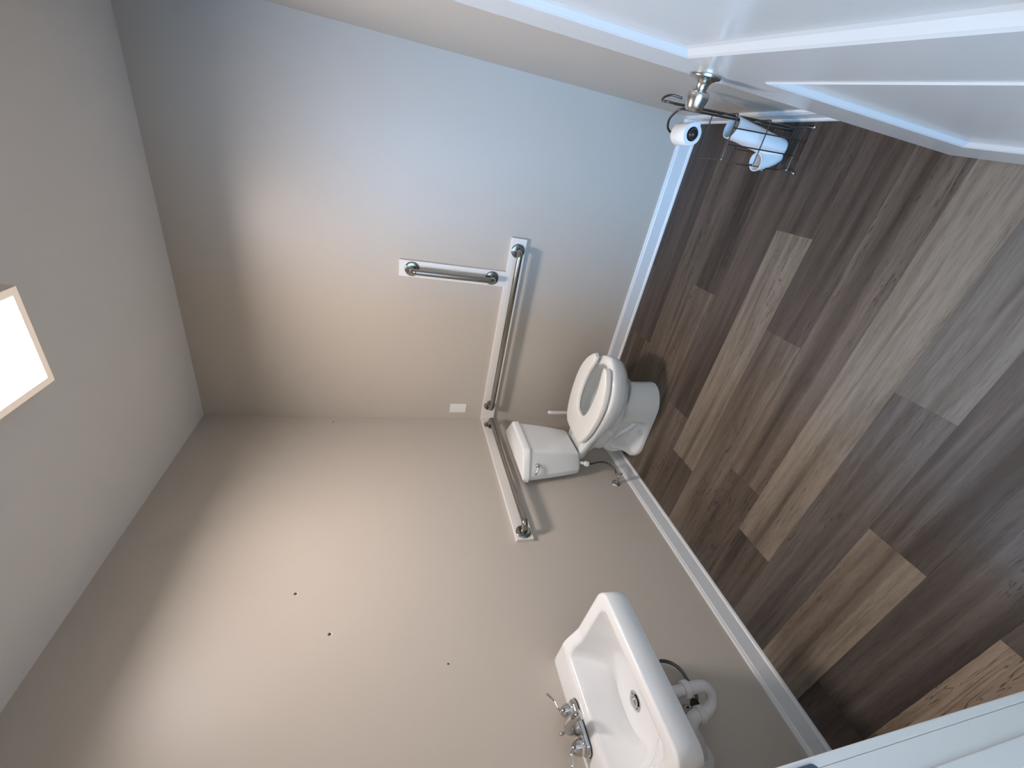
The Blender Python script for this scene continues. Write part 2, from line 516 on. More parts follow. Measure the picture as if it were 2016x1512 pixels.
# ------------------------------------------------------------------ backing boards and grab bars
TP = 0.019; BW = 0.0453; ZB = 0.895
bm = bmesh.new(); box(bm, 0.0, TP, 0.0, 1.2616, ZB - BW, ZB + BW)
tag(mesh_obj('backing_board', bm, M['board'], bevel=0.0015), 'white painted board behind the long horizontal grab bar', 'board', 'grab bar backing boards')
bm = bmesh.new(); box(bm, TP, 1.0694, 0.0, TP, ZB - BW, ZB + BW)
tag(mesh_obj('backing_board', bm, M['board'], bevel=0.0015), 'white painted board behind the grab bar above the toilet tank', 'board', 'grab bar backing boards')
bm = bmesh.new(); box(bm, 0.0, TP, 1.0199 - BW, 1.0199 + BW, ZB + BW, 1.5476)
tag(mesh_obj('backing_board', bm, M['board'], bevel=0.0015), 'white painted board behind the upright grab bar', 'board', 'grab bar backing boards')

def grab_bar(a, b, nrm, label, off=0.058, r=0.0165):
    a = Vector(a); b = Vector(b); nrm = Vector(nrm)
    root = empty('grab_bar', (a + b) / 2, label, 'grab bar', 'stainless grab bars')
    path = fillet([a + nrm * .004, a + nrm * off, b + nrm * off, b + nrm * .004], 0.042, 10)
    bm = bmesh.new(); tube(bm, path, r, 20)
    mesh_obj('rail', bm, M['steel'], root, smooth=True, auto=60)
    for p in (a, b):
        bm = bmesh.new(); lathe(bm, [(.0005, 0), (.0400, 0), (.0402, .0030), (.0390, .0055), (.0330, .0075), (.0215, .0085), (.0200, .0060), (.0005, .0060)], p, nrm, 40)
        mesh_obj('flange', bm, M['steel'], root, smooth=True, auto=50)
    return root
grab_bar((TP, .1268, ZB), (TP, 1.1924, ZB), (1, 0, 0), 'long horizontal stainless steel grab bar on the side wall')
grab_bar((.1085, TP, ZB), (1.0242, TP, ZB), (0, 1, 0), 'stainless steel grab bar on the wall above the toilet tank')
grab_bar((TP, 1.0199, 1.022), (TP, 1.0199, 1.4781), (1, 0, 0), 'short upright stainless steel grab bar on the side wall')

# ------------------------------------------------------------------ blank plate and wall screws
wp = empty('wall_plate', (0, .086, 1.052), 'white blank electrical cover plate near the corner', 'cover plate')
bm = bmesh.new(); box(bm, 0, .0055, .051, .121, 1.053, 1.167); mesh_obj('plate', bm, M['plastic'], wp, bevel=0.003, bseg=3)
for z in (1.080, 1.140):
    bm = bmesh.new(); lathe(bm, [(.0005, 0), (.0032, 0), (.0030, .0012), (.0005, .0016)], (.005, .086, z), (1, 0, 0), 12)
    mesh_obj('plate_screw', bm, M['plastic'], wp, smooth=True, auto=40)
for x, z, lab, r in ((.063, 1.905, 'small screw in the wall near the room corner', .0045), (1.227, 1.907, 'upper of two small screws in the bright wall above the sink', .006),
                     (1.406, 1.759, 'lower of two small screws in the bright wall above the sink', .006), (1.573, 1.333, 'faint small wall plug straight above the sink end', .0035)):
    t = empty('wall_screw', (x, 0, z), lab, 'screw')
    bm = bmesh.new(); lathe(bm, [(.0004, 0), (r, 0), (r, .0015), (r * .55, .0045), (.0004, .0055)], (x, 0, z), (0, 1, 0), 10)
    mesh_obj('head', bm, M['hole'], t, smooth=True, auto=40)
    bm = bmesh.new(); lathe(bm, [(.0004, 0), (r * 1.25, 0), (r * 1.2, .0009), (.0004, .001)], (x, 0, z - r * .4), (0, 1, 0), 10)
    mesh_obj('plug', bm, M['plastic'], t, smooth=True, auto=40)

# ------------------------------------------------------------------ toilet
toilet = empty('toilet', (.46, .33, 0), 'white two-piece toilet with open-front seat in the corner', 'toilet')
XC = 0.462
# --- bowl and pedestal: horizontal slices with a twist that grows with height
O_R = Vector((.452, .10))
RIM = [(-.03, .086), (.0, .10), (.052, .108), (.15, .134), (.237, .158), (.34, .177), (.446, .187), (.525, .176), (.60, .140), (.645, .102), (.68, .060), (.705, .0)]
NB = 64
def halfline(tab, n=NB):
    """resample (along, halfwidth) evenly along its arc length, from the back centre to the front tip"""
    pts = [(tab[0][0], 0.0)] + list(tab)
    pts = spline([(a, w, 0) for a, w in pts[1:]], 6)
    pts = [Vector((tab[0][0], 0, 0)), Vector((tab[0][0], tab[0][1] * .5, 0))] + pts
    d = [0]
    for p, q in zip(pts[:-1], pts[1:]): d.append(d[-1] + (q - p).length)
    out = []
    for i in range(n):
        t = d[-1] * i / (n - 1)
        k = max(j for j in range(len(d)) if d[j] <= t + 1e-9); k = min(k, len(d) - 2)
        f = (t - d[k]) / max(1e-9, d[k + 1] - d[k])
        out.append(pts[k].lerp(pts[k + 1], f))
    out[0].y = 0; out[-1].y = 0
    return [(p.x, max(0, p.y)) for p in out]
def slice_loop(tab, z, phi, org):
    hl = halfline(tab)
    c, s = math.cos(phi), math.sin(phi)
    def w(a, p): return Vector((org.x + a * s + p * c, org.y + a * c - p * s, z))
    right = [w(a, p) for a, p in hl]
    left = [w(a, -p) for a, p in hl[1:-1]]
    return right + list(reversed(left))
def egg(yb, yf, hw, back=.7, wide=.55):
    """(along, halfwidth) measured in y from .10"""
    L = yf - yb; a0 = yb - .10
    return [(a0, hw * back * .75), (a0 + .02 * L, hw * back), (a0 + .25 * L, hw * (back * .45 + .55)), (a0 + wide * L, hw), (a0 + .75 * L, hw * .93), (a0 + .9 * L, hw * .68), (a0 + .97 * L, hw * .38), (a0 + L, 0)]
PH = math.radians(7)
OB = Vector((XC, .10)); OT = O_R
def org(z): return OB.lerp(OT, sstep(.12, .38, z))
def scaled(tab, k, d):
    mid = .34
    return [(mid + (a - mid) * k + d, w * k) for a, w in tab]
def foot(yb, yf, hw, waist):
    """pedestal slice: full width in front, pinched behind where the trapway shows"""
    L = yf - yb; a0 = yb - .10
    return [(a0, hw * .60), (a0 + .025, hw * .80), (max(a0 + .06, .07), hw * (1 - waist)), (.16, hw * (1 - waist)), (.250, hw * (1 - waist)), (.268, hw * (1 - waist * .55)), (.288, hw * (1 - waist * .05)), (.33, hw), (.40, hw * .95), (a0 + L * .91, hw * .68), (a0 + L * .975, hw * .36), (a0 + L, 0)]
body = []
def add(tab, z): body.append(slice_loop(tab, z, PH * sstep(.15, .36, z), org(z)))
add(foot(.088, .606, .121, .0), 0.0)
add(foot(.088, .606, .121, .0), 0.018)
add(foot(.090, .605, .120, .03), 0.030)
add(foot(.098, .604, .119, .20), 0.045)
add(foot(.112, .603, .118, .36), 0.065)
add(foot(.130, .602, .117, .42), 0.10)
add(foot(.148, .601, .115, .40), 0.16)
add(foot(.152, .603, .115, .30), 0.205)
def pinch(tab, k):
    """narrow the back part, where the deck overhangs the trapway"""
    return [(a, w * (k + (1 - k) * sstep(.14, .36, a))) for a, w in tab]
add(egg(.152, .608, .116, .56, .62), 0.222)
add(egg(.150, .630, .124, .50, .62), 0.240)
add(egg(.140, .665, .140, .46, .62), 0.268)
add(pinch(scaled(RIM, .88, -.002), .52), 0.300)
add(pinch(scaled(RIM, .945, -.001), .66), 0.335)
add(pinch(scaled(RIM, .98, 0), .86), 0.362)
add(pinch(scaled(RIM, .995, 0), .97), 0.378)
add(scaled(RIM, 1.0, 0), 0.398)
add(scaled(RIM, .998, 0), 0.412)
add(scaled(RIM, .975, 0), 0.420)
INN = [(.245, .02), (.255, .06), (.29, .098), (.36, .124), (.44, .130), (.52, .120), (.59, .088), (.63, .045), (.645, 0)]
def inn(k): return [(.44 + (a - .44) * k, w * k) for a, w in INN]
add(inn(1.05), 0.420); add(inn(1.0), 0.416); add(inn(.985), 0.404); add(inn(1.0), 0.385); add(inn(.96), 0.34); add(inn(.84), 0.28); add(inn(.62), 0.235); add(inn(.50), 0.215)
bm = bmesh.new(); loft(bm, body, True, False)
bowl = mesh_obj('bowl', bm, M['ceramic'], toilet, smooth=True, auto=60)
lp = slice_loop(inn(.60), 0.236, PH, O_R)
bm = bmesh.new(); loft(bm, [[v - Vector((0, 0, .004)) for v in lp], lp]); mesh_obj('water', bm, M['water'], bowl)
# trapway relief on both flanks
for sgn in (1, -1):
    path = spline([(XC + sgn * .060, .372, .062), (XC + sgn * .058, .335, .090), (XC + sgn * .056, .290, .128), (XC + sgn * .055, .258, .180), (XC + sgn * .053, .222, .226), (XC + sgn * .050, .178, .232),
                   (XC + sgn * .046, .148, .190), (XC + sgn * .044, .150, .13), (XC + sgn * .042, .165, .06)], 5)
    bm = bmesh.new(); tube(bm, path, [.022 + .010 * sstep(8, 24, i) for i in range(len(path))], 16)
    tw = mesh_obj('trapway', bm, M['ceramic'], bowl, smooth=True)
    bm = bmesh.new(); lathe(bm, [(.0005, 0), (.0145, 0), (.0145, .016), (.0115, .023), (.0005, .0255)], (XC + sgn * .100, .304, .038), (0, 0, 1), 18)
    mesh_obj('bolt_cap', bm, M['plastic'], bowl, smooth=True, auto=50)

# --- seat: open-front ring
ang = math.radians(8)
def sl(a, p, z):
    p -= .018
    return Vector((O_R.x + a * math.sin(ang) + p * math.cos(ang), O_R.y + a * math.cos(ang) - p * math.sin(ang), z))
OUT = spline([(.126, 0, 0), (.126, .06, 0), (.136, .105, 0), (.185, .142, 0), (.28, .172, 0), (.40, .187, 0), (.50, .182, 0), (.58, .154, 0), (.635, .118, 0), (.672, .082, 0)], 5)
INS = spline([(.288, 0, 0), (.291, .022, 0), (.302, .044, 0), (.330, .062, 0), (.38, .076, 0), (.45, .082, 0), (.52, .079, 0), (.58, .066, 0), (.63, .055, 0), (.664, .052, 0)], 5)
def seat_section(o, i, sg, z0=.4215, z1=.464):
    # rounded cross-section from outer edge over the top to the inner edge
    pr = [(0, .022), (.0, .80), (.035, .94), (.10, 1.0), (.5, 1.0), (.88, .97), (.965, .90), (1, .75), (1, .35), (.9, .30), (.1, .30)]
    out = []
    for f, h in pr:
        a = o[0] + (i[0] - o[0]) * f; p = o[1] + (i[1] - o[1]) * f
        zz = z0 + .012 + (z1 - z0 - .012) * h
        out.append(sl(a, p * sg, zz))
    return out
secs = [seat_section(o, i, -1) for o, i in reversed(list(zip(OUT, INS)))] + [seat_section(o, i, 1) for o, i in list(zip(OUT, INS))[1:]]
bm = bmesh.new(); loft(bm, secs)
seat = mesh_obj('seat', bm, M['seat'], toilet, smooth=True, auto=50)
for a, p in ((.16, .07), (.16, -.07), (.42, .125), (.42, -.125), (.60, .09), (.60, -.09)):
    bm = bmesh.new(); c = sl(a, p, .419); lathe(bm, [(.0005, 0), (.014, 0), (.012, .022), (.0005, .022)], c, (0, 0, 1), 12)
    mesh_obj('bumper' if a > .3 else 'hinge_post', bm, M['seat'], seat, smooth=True, auto=40)

# --- tank and lid (front flat, flanks angled back to the wall)
TX = 0.457
def tank_loop(z, hb, hf, yb, yf, r):
    pts = [(TX - hb, yb), (TX - hb * .985, yb + .035), (TX - hf, yf), (TX + hf, yf), (TX + hb * .985, yb + .035), (TX + hb, yb)]
    pts = list(reversed(pts))
    return [Vector((p.x, p.y, z)) for p in round_poly(pts, [r * .4, r * .7, r * 1.6, r * 1.6, r * .7, r * .4], 5)]
bm = bmesh.new()
loft(bm, [tank_loop(.424, .158, .108, .045, .128, .02), tank_loop(.436, .176, .122, .040, .146, .025), tank_loop(.452, .182, .126, .037, .154, .025), tank_loop(.60, .204, .135, .034, .178, .025), tank_loop(.778, .226, .142, .032, .199, .025)])
tank = mesh_obj('tank', bm, M['ceramic'], toilet, smooth=True, auto=50)
bm = bmesh.new()
loft(bm, [tank_loop(.774, .226, .144, .029, .200, .02), tank_loop(.777, .234, .147, .027, .206, .022), tank_loop(.806, .234, .146, .027, .206, .022), tank_loop(.813, .229, .142, .030, .201, .02), tank_loop(.8165, .219, .134, .036, .192, .018)])
mesh_obj('tank_lid', bm, M['ceramic'], toilet, smooth=True, auto=40)
# dark gasket line between tank and deck
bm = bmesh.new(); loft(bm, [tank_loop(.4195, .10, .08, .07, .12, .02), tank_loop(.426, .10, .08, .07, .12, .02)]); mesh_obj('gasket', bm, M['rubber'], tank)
# flush lever on the angled flank
fa = Vector((TX + .2245 * .985, .067, .724)); fb = Vector((TX + .142, .197, .724))
fm = fb.lerp(fa, .58); fn = Vector((fb.y - fa.y, fa.x - fb.x, 0)).normalized()
if fn.x < 0: fn = -fn
fd = (fa - fb).normalized()
lev = empty('flush_lever', (0, 0, 0)); lev.parent = toilet; lev.location = fm - toilet.location
bm = bmesh.new(); lathe(bm, [(.0005, -.004), (.013, -.004), (.013, .004), (.0105, .010), (.0085, .014), (.0005, .0165)], fm, fn, 24)
mesh_obj('lever_boss', bm, M['chrome'], lev, smooth=True, auto=50)
bm = bmesh.new(); tube(bm, spline([fm + fn * .012, fm + fn * .017 + fd * .018 + Vector((0, 0, .004)), fm + fn * .016 + fd * .036 + Vector((0, 0, .010)), fm + fn * .014 + fd * .052 + Vector((0, 0, .016))], 5), [.0052] * 5 + [.0045] * 5 + [.0055] * 6, 12)
mesh_obj('lever_arm', bm, M['chrome'], lev, smooth=True, auto=60)

# ------------------------------------------------------------------ toilet water supply
ws = empty('toilet_water_supply', (.66, .03, .15), 'chrome stop valve and dark braided hose beside the toilet', 'supply line')
bm = bmesh.new(); lathe(bm, [(.0005, 0), (.029, 0), (.028, .003), (.018, .008), (.012, .010), (.0005, .010)], (.690, 0, .182), (0, 1, 0), 28)
mesh_obj('escutcheon', bm, M['chrome'], ws, smooth=True, auto=50)
bm = bmesh.new()
tube(bm, [(.690, .004, .182), (.690, .075, .182)], .008, 14)
lathe(bm, [(.0005, 0), (.0115, 0), (.0125, .006), (.0125, .022), (.0105, .028), (.0005, .028)], (.690, .045, .182), (0, 1, 0), 18)
tube(bm, [(.690, .060, .182), (.672, .060, .196)], .0075, 12)
mesh_obj('stop_valve', bm, M['chrome'], ws, smooth=True, auto=50)
bm = bmesh.new(); lathe(bm, [(.0005, 0), (.006, 0), (.016, .004), (.016, .010), (.006, .013), (.0005, .013)], (.690, .074, .182), (0, 1, 0), 8)
mesh_obj('valve_handle', bm, M['chrome'], ws, smooth=True, auto=30)
bm = bmesh.new(); tube(bm, spline([(.672, .060, .196), (.650, .064, .188), (.615, .075, .200), (.590, .085, .240), (.592, .090, .290), (.606, .092, .335), (.612, .093, .372)], 7), .0056, 12)
mesh_obj('hose', bm, M['braid'], ws, smooth=True)
bm = bmesh.new(); lathe(bm, [(.0005, 0), (.011, 0), (.016, .004), (.017, .024), (.012, .028), (.0095, .030), (.0095, .058), (.0005, .058)], (.612, .093, .368), (-.25, .05, 1), 8)
cn = mesh_obj('coupling_nut', bm, M['plastic'], ws, smooth=True, auto=30); cn['label'] = 'pale plastic coupling nut'

# ------------------------------------------------------------------ toilet brush behind the bowl
tb = empty('toilet_brush', (.115, .138, 0), 'white toilet brush handle standing behind the toilet bowl', 'toilet brush')
bm = bmesh.new(); tube(bm, [(.115, .138, .13), (.115, .138, .30), (.115, .138, .470), (.115, .138, .483), (.115, .138, .488)], [.010, .0125, .0135, .0128, .008], 18)
mesh_obj('handle', bm, M['plastic'], tb, smooth=True, auto=50)
bm = bmesh.new(); lathe(bm, [(.0005, 0), (.050, 0), (.052, .01), (.044, .12), (.040, .15), (.037, .15), (.040, .12), (.046, .012), (.0005, .010)], (.115, .138, 0), (0, 0, 1), 28)
mesh_obj('holder', bm, M['plastic'], tb, smooth=True, auto=40)
bm = bmesh.new(); lathe(bm, [(.0005, .02), (.022, .025), (.032, .05), (.032, .09), (.016, .125), (.0005, .13)], (.115, .138, 0), (0, 0, 1), 20)
mesh_obj('brush_head', bm, M['plastic'], tb, smooth=True, auto=40)

# ------------------------------------------------------------------ wall-hung sink
SX, SXW, SD = 1.862, 0.244, 0.445
sink = empty('wall_sink', (SX, 0, .77), 'white wall-hung rectangular sink with raised back ledge', 'sink')
def ztop(y):
    return 0.926 - .006 * sstep(0, .11, y) - .036 * sstep(.105, .215, y) - .026 * min(1, max(0, (y - .17) / (SD - .17)))
def s_outline(ins, n=10):
    x0, x1, y1 = SX - SXW + ins, SX + SXW - ins, SD - ins
    pts = []
    r = max(.048 - ins, .008)
    # counter-clockwise from the back at the x0 side
    base = round_poly([(x0, 0.0), (x1, 0.0), (x1, y1), (x0, y1)], [.0005, .0005, r, r], n)
    return base
def resample(loop, n):
    P = loop + [loop[0]]
    d = [0]
    for p, q in zip(P[:-1], P[1:]): d.append(d[-1] + (q - p).length)
    out = []
    k = 0
    for i in range(n):
        t = d[-1] * i / n
        while d[k + 1] < t: k += 1
        f = (t - d[k]) / max(1e-9, d[k + 1] - d[k])
        out.append(P[k].lerp(P[k + 1], f))
    return out
NS = 360
cen = Vector((SX, .225))
def by_angle(loop, n=NS):
    """sample a closed loop by direction from the basin centre so that loops match"""
    out = []
    P = loop + [loop[0]]
    for i in range(n):
        a = 2 * math.pi * i / n
        dx, dy = math.cos(a), math.sin(a)
        best = None
        for p, q in zip(P[:-1], P[1:]):
            e = q - p
            det = dx * (-e.y) - dy * (-e.x)
            if abs(det) < 1e-12: continue
            rx, ry = p.x - cen.x, p.y - cen.y
            t = (rx * (-e.y) - ry * (-e.x)) / det
            u = (dx * ry - dy * rx) / det
            if t > 0 and -1e-6 <= u <= 1 + 1e-6 and (best is None or t > best): best = t
        out.append(Vector((cen.x + dx * best, cen.y + dy * best)))
    return out
def sank(ins, z=None, dz=0.0):
    return [Vector((p.x, p.y, (ztop(p.y) + dz) if z is None else z)) for p in by_angle(s_outline(ins))]
op_pts = [(SX - .196, .128), (SX + .196, .128), (SX + .198, .398), (SX - .198, .398)]
op = by_angle(round_poly(op_pts, [.03, .03, .035, .035], 8))
flo = by_angle([Vector((SX + .128 * math.cos(t) , .205 + .098 * math.sin(t))) for t in [2 * math.pi * k / 60 for k in range(60)]])
dr = Vector((SX, .180))
drn = [Vector((dr.x + .026 * math.cos(2 * math.pi * i / NS), dr.y + .026 * math.sin(2 * math.pi * i / NS))) for i in range(NS)]
ZF = 0.762
outr = by_angle(s_outline(.012))
loops = [sank(.020, .777), sank(.005, .778), sank(.001, .782), sank(0.0), ]
loops[-1] = [v + Vector((0, 0, -.006)) for v in loops[-1]]
loops.append([v + Vector((0, 0, -.0018)) for v in sank(.0018)])
loops.append(sank(.006))
loops.append(sank(.014))
for f, dz in ((.3, 0), (.6, -.0003), (.82, -.0015), (.93, -.0035)):
    loops.append([Vector((a.x + (b.x - a.x) * f, a.y + (b.y - a.y) * f, 0)) for a, b in zip(outr, op)])
    for v in loops[-1]: v.z = ztop(v.y) + dz
loops.append([Vector((p.x, p.y, ztop(p.y) - .007)) for p in op])
def mixl(f, zf):
    out = []
    for a, b in zip(op, flo):
        zt = ztop(a.y) - .007
        out.append(Vector((a.x + (b.x - a.x) * f, a.y + (b.y - a.y) * f, zt + (ZF + .012 - zt) * zf)))
    return out
for f, zf in ((.03, .055), (.08, .13), (.18, .26), (.40, .54), (.65, .79), (.85, .93), (1.0, 1.0)): loops.append(mixl(f, zf))
for f in (.2, .45, .7, .9, 1.0):
    loops.append([Vector((a.x + (b.x - a.x) * f, a.y + (b.y - a.y) * f, ZF + .012 - .012 * (1 - (1 - f) ** 2))) for a, b in zip(flo, drn)])
loops.append([v + Vector((0, 0, -.02)) for v in loops[-1]])
# clamp the back to the wall plane
for lp in loops:
    for v in lp: v.y = max(v.y, 0.0005)
bm = bmesh.new(); loft(bm, loops, False, False)
basin = mesh_obj('basin', bm, M['ceramic_sink'], sink, smooth=True, auto=65)
# underside bowl
bm = bmesh.new()
ul = []
for f, z in ((0.0, .7775), (.0, .772), (.5, .745), (.9, .728), (1.0, .724)):
    ul.append([Vector((a.x + (b.x - a.x) * f, max(.001, a.y + (b.y - a.y) * f), z)) for a, b in zip(by_angle(s_outline(.018)), flo)])
loft(bm, ul, False, True)
mesh_obj('underside', bm, M['ceramic_sink'], sink, smooth=True, auto=60)
dro = empty('drain'); dro.parent = sink; dro.location = Vector((dr.x, dr.y, ZF)) - sink.location
bm = bmesh.new(); lathe(bm, [(.0005, -.018), (.020, -.018), (.021, -.006), (.0225, .0005), (.0275, .0020), (.030, .0005), (.030, -.002), (.024, -.004)], (dr.x, dr.y, ZF), (0, 0, 1), 32)
mesh_obj('drain_ring', bm, M['chrome'], dro, smooth=True, auto=50)
bm = bmesh.new(); lathe(bm, [(.0005, .002), (.0185, .002), (.0188, .0075), (.015, .0115), (.0005, .0130)], (dr.x, dr.y, ZF), (0, 0, 1), 28)
mesh_obj('stopper', bm, M['chrome'], dro, smooth=True, auto=50)

# ------------------------------------------------------------------ faucet
FX, FY = 1.860, 0.060
FZ = ztop(FY) + .0005
fc = empty('faucet', (FX, FY, FZ), 'chrome two-handle centerset faucet on the sink ledge', 'faucet')
bm = bmesh.new()
def plate(a, z): return [Vector((p.x, p.y, z)) for p in round_poly([(FX - .080 + a, FY - .027 + a), (FX + .080 - a, FY - .027 + a), (FX + .080 - a, FY + .027 - a), (FX - .080 + a, FY + .027 - a)], .025 - a, 8)]
loft(bm, [plate(.0, FZ), plate(.0, FZ + .012), plate(.003, FZ + .016), plate(.010, FZ + .018)])
mesh_obj('base', bm, M['chrome'], fc, smooth=True, auto=40)
bm = bmesh.new(); loft(bm, [plate(-.0015, FZ - .0004), plate(-.0015, FZ + .0022)]); mesh_obj('base_gasket', bm, M['rubber'], fc)
for sg in (-1, 1):
    hx = FX + sg * .051
    hb = bmesh.new(); lathe(hb, [(.0005, .014), (.0235, .014), (.0235, .019), (.0215, .021), (.0225, .024), (.0220, .032), (.0185, .044), (.0125, .054), (.0060, .0595), (.0005, .0605)], (hx, FY, FZ), (0, 0, 1), 32)
    h = mesh_obj('handle', hb, M['chrome'], fc, smooth=True, auto=50)
    hb = bmesh.new(); tube(hb, spline([(hx, FY, FZ + .054), (hx + sg * .016, FY - .001, FZ + .062), (hx + sg * .036, FY - .004, FZ + .066), (hx + sg * .056, FY - .008, FZ + .078), (hx + sg * .066, FY - .010, FZ + .086)], 5), [.0055] * 5 + [.0045] * 5 + [.0040] * 5 + [.0045] * 5 + [.0052], 12)
    mesh_obj('lever', hb, M['chrome'], h, smooth=True, auto=60)
bm = bmesh.new()
path = spline([(FX, FY, FZ + .012), (FX, FY + .004, FZ + .034), (FX, FY + .022, FZ + .052), (FX, FY + .060, FZ + .056), (FX, FY + .092, FZ + .046), (FX, FY + .104, FZ + .032)], 6)
tube(bm, path, [.0235, .0232, .0228, .0222, .0215, .0210] + [.0205] * 6 + [.0190] * 6 + [.0165] * 6 + [.0145] * 6 + [.0125], 20)
mesh_obj('spout', bm, M['chrome'], fc, smooth=True, auto=60)
bm = bmesh.new(); tube(bm, [(FX, FY - .020, FZ + .014), (FX, FY - .020, FZ + .062)], .0028, 10)
lathe(bm, [(.0005, .060), (.004, .060), (.0065, .066), (.0065, .070), (.004, .074), (.0005, .075)], (FX, FY - .020, FZ), (0, 0, 1), 16)
mesh_obj('lift_rod', bm, M['chrome'], fc, smooth=True, auto=50)

# ------------------------------------------------------------------ plumbing under the sink
pt = empty('drain_trap', (1.90, .10, .44), 'white plastic drain trap under the sink', 'pipe')
T0 = Vector((1.860, .180, 0)); T1 = Vector((1.918, .118, 0)); W1 = Vector((1.992, 0.0, .493))
bm = bmesh.new(); tube(bm, [T0 + Vector((0, 0, .748)), T0 + Vector((0, 0, .540))], .0165, 20); mesh_obj('tailpiece', bm, M['pvc'], pt, smooth=True, auto=50)
bend = [T0 + Vector((0, 0, .565)), T0 + Vector((0, 0, .505))]
mid = (T0 + T1) / 2; hd = (T1 - T0) / 2
bend += [mid - hd * math.cos(a) + Vector((0, 0, .505 - hd.length * 1.15 * math.sin(a))) for a in [math.pi * k / 12 for k in range(1, 12)]]
bend += [T1 + Vector((0, 0, .505)), T1 + Vector((0, 0, .520))]
bm = bmesh.new(); tube(bm, bend, .0195, 20); mesh_obj('trap_bend', bm, M['pvc'], pt, smooth=True, auto=60)
arm = fillet([T1 + Vector((0, 0, .515)), T1 + Vector((0, 0, .560)), W1 + Vector((-.03, .05, .03)), W1], .03, 8)
arm = spline([T1 + Vector((0, 0, .510)), T1 + Vector((.004, -.006, .540)), T1 + Vector((.022, -.034, .548)), W1 + Vector((-.03, .048, .03)), W1 + Vector((0, .002, .015))], 6)
bm = bmesh.new(); tube(bm, arm, [.0215] * 6 + [.0235] * (len(arm) - 6), 20); mesh_obj('trap_arm', bm, M['pvc'], pt, smooth=True, auto=60)
def nut(c, ax, r=.0265, h=.024):
    bm = bmesh.new()
    u, v = frame_of(Vector(ax)); ax = Vector(ax).normalized(); c = Vector(c)
    lps = []
    for k, hh, rr in ((0, 0, .92), (1, .15, 1), (2, .85, 1), (3, 1, .92)):
        lps.append([c + ax * (hh * h) + (u * math.cos(2 * math.pi * i / 32) + v * math.sin(2 * math.pi * i / 32)) * r * rr * (1 + .05 * (i % 4 < 2)) for i in range(32)])
    loft(bm, lps)
    return mesh_obj('slip_nut', bm, M['pvc'], pt, smooth=True, auto=30)
nut(T0 + Vector((0, 0, .550)), (0, 0, 1)); nut(T1 + Vector((0, 0, .500)), (0, 0, 1)); nut(T0 + Vector((0, 0, .70)), (0, 0, 1), .027)
bm = bmesh.new(); lathe(bm, [(.0005, 0), (.046, 0), (.045, .004), (.034, .009), (.025, .011), (.0005, .011)], W1 + Vector((0, .0005, .015)), (0, 1, 0), 32)
mesh_obj('escutcheon', bm, M['pvc'], pt, smooth=True, auto=50)

def sink_supply(pts, valve, label):
    r = empty('sink_supply_hose', valve, label, 'supply line', 'sink supply hoses')
    bm = bmesh.new(); tube(bm, spline(pts, 7), .0062, 12); mesh_obj('hose', bm, M['braid'], r, smooth=True)
    bm = bmesh.new(); vx, vy, vz = valve
    tube(bm, [(vx, .002, vz), (vx, .070, vz)], .0080, 14)
    lathe(bm, [(.0005, 0), (.0115, 0), (.0120, .026), (.0005, .026)], (vx, .034, vz), (0, 1, 0), 16)
    tube(bm, [(vx, .046, vz), (vx, .046, vz + .026)], .0085, 12)
    mesh_obj('stop_valve', bm, M['chrome'], r, smooth=True, auto=50)
    bm = bmesh.new(); lathe(bm, [(.0005, 0), (.030, 0), (.029, .003), (.018, .008), (.0005, .009)], (vx, 0.0005, vz), (0, 1, 0), 28)
    mesh_obj('escutcheon', bm, M['chrome'], r, smooth=True, auto=50)
    bm = bmesh.new(); lathe(bm, [(.0005, 0), (.007, 0), (.017, .004), (.017, .010), (.0005, .014)], (vx, .068, vz), (0, 1, 0), 8)
    mesh_obj('valve_handle', bm, M['rubber'], r, smooth=True, auto=30)
sink_supply([(1.809, .062, .90), (1.805, .062, .80), (1.765, .058, .68), (1.716, .050, .545), (1.716, .048, .490), (1.745, .048, .452), (1.790, .046, .440), (1.845, .048, .440), (1.868, .046, .470), (1.872, .046, .505)], (1.872, .046, .480), 'dark braided hose looping beside the sink drain trap')
sink_supply([(1.911, .062, .90), (1.915, .062, .80), (1.990, .056, .70), (2.055, .050, .62), (2.062, .046, .56)], (2.062, .046, .535), 'dark braided hose hidden behind the sink drain trap')

# ------------------------------------------------------------------ wire toilet paper stand by the door
LEAN = 0.052
def sh(p):
    p = Vector(p); return Vector((p.x, p.y - LEAN * max(0, p.z - .03), p.z))
def wire(name, pts, r, parent, rad=.008, n=8, m='wire'):
    bm = bmesh.new(); tube(bm, fillet([sh(p) for p in pts], rad, 4) if len(pts) > 2 else [sh(p) for p in pts], r, n)
    return mesh_obj(name, bm, M[m], parent, smooth=True, auto=60)
BX0, BX1, BY0, BY1 = .604, .758, 1.810, 1.964
st = empty('toilet_paper_stand', ((BX0 + BX1) / 2, (BY0 + BY1) / 2, 0), 'dark wire toilet paper stand with reserve basket in the corner', 'stand')
PX0, PX1, PY = .672, .690, 1.9665
wire('post', [(PX0, PY, .030), (PX0, PY, .585)], .0046, st)
wire('post', [(PX1 + .002, PY - .013, .030), (PX1 + .002, PY - .013, .560)], .0042, st)
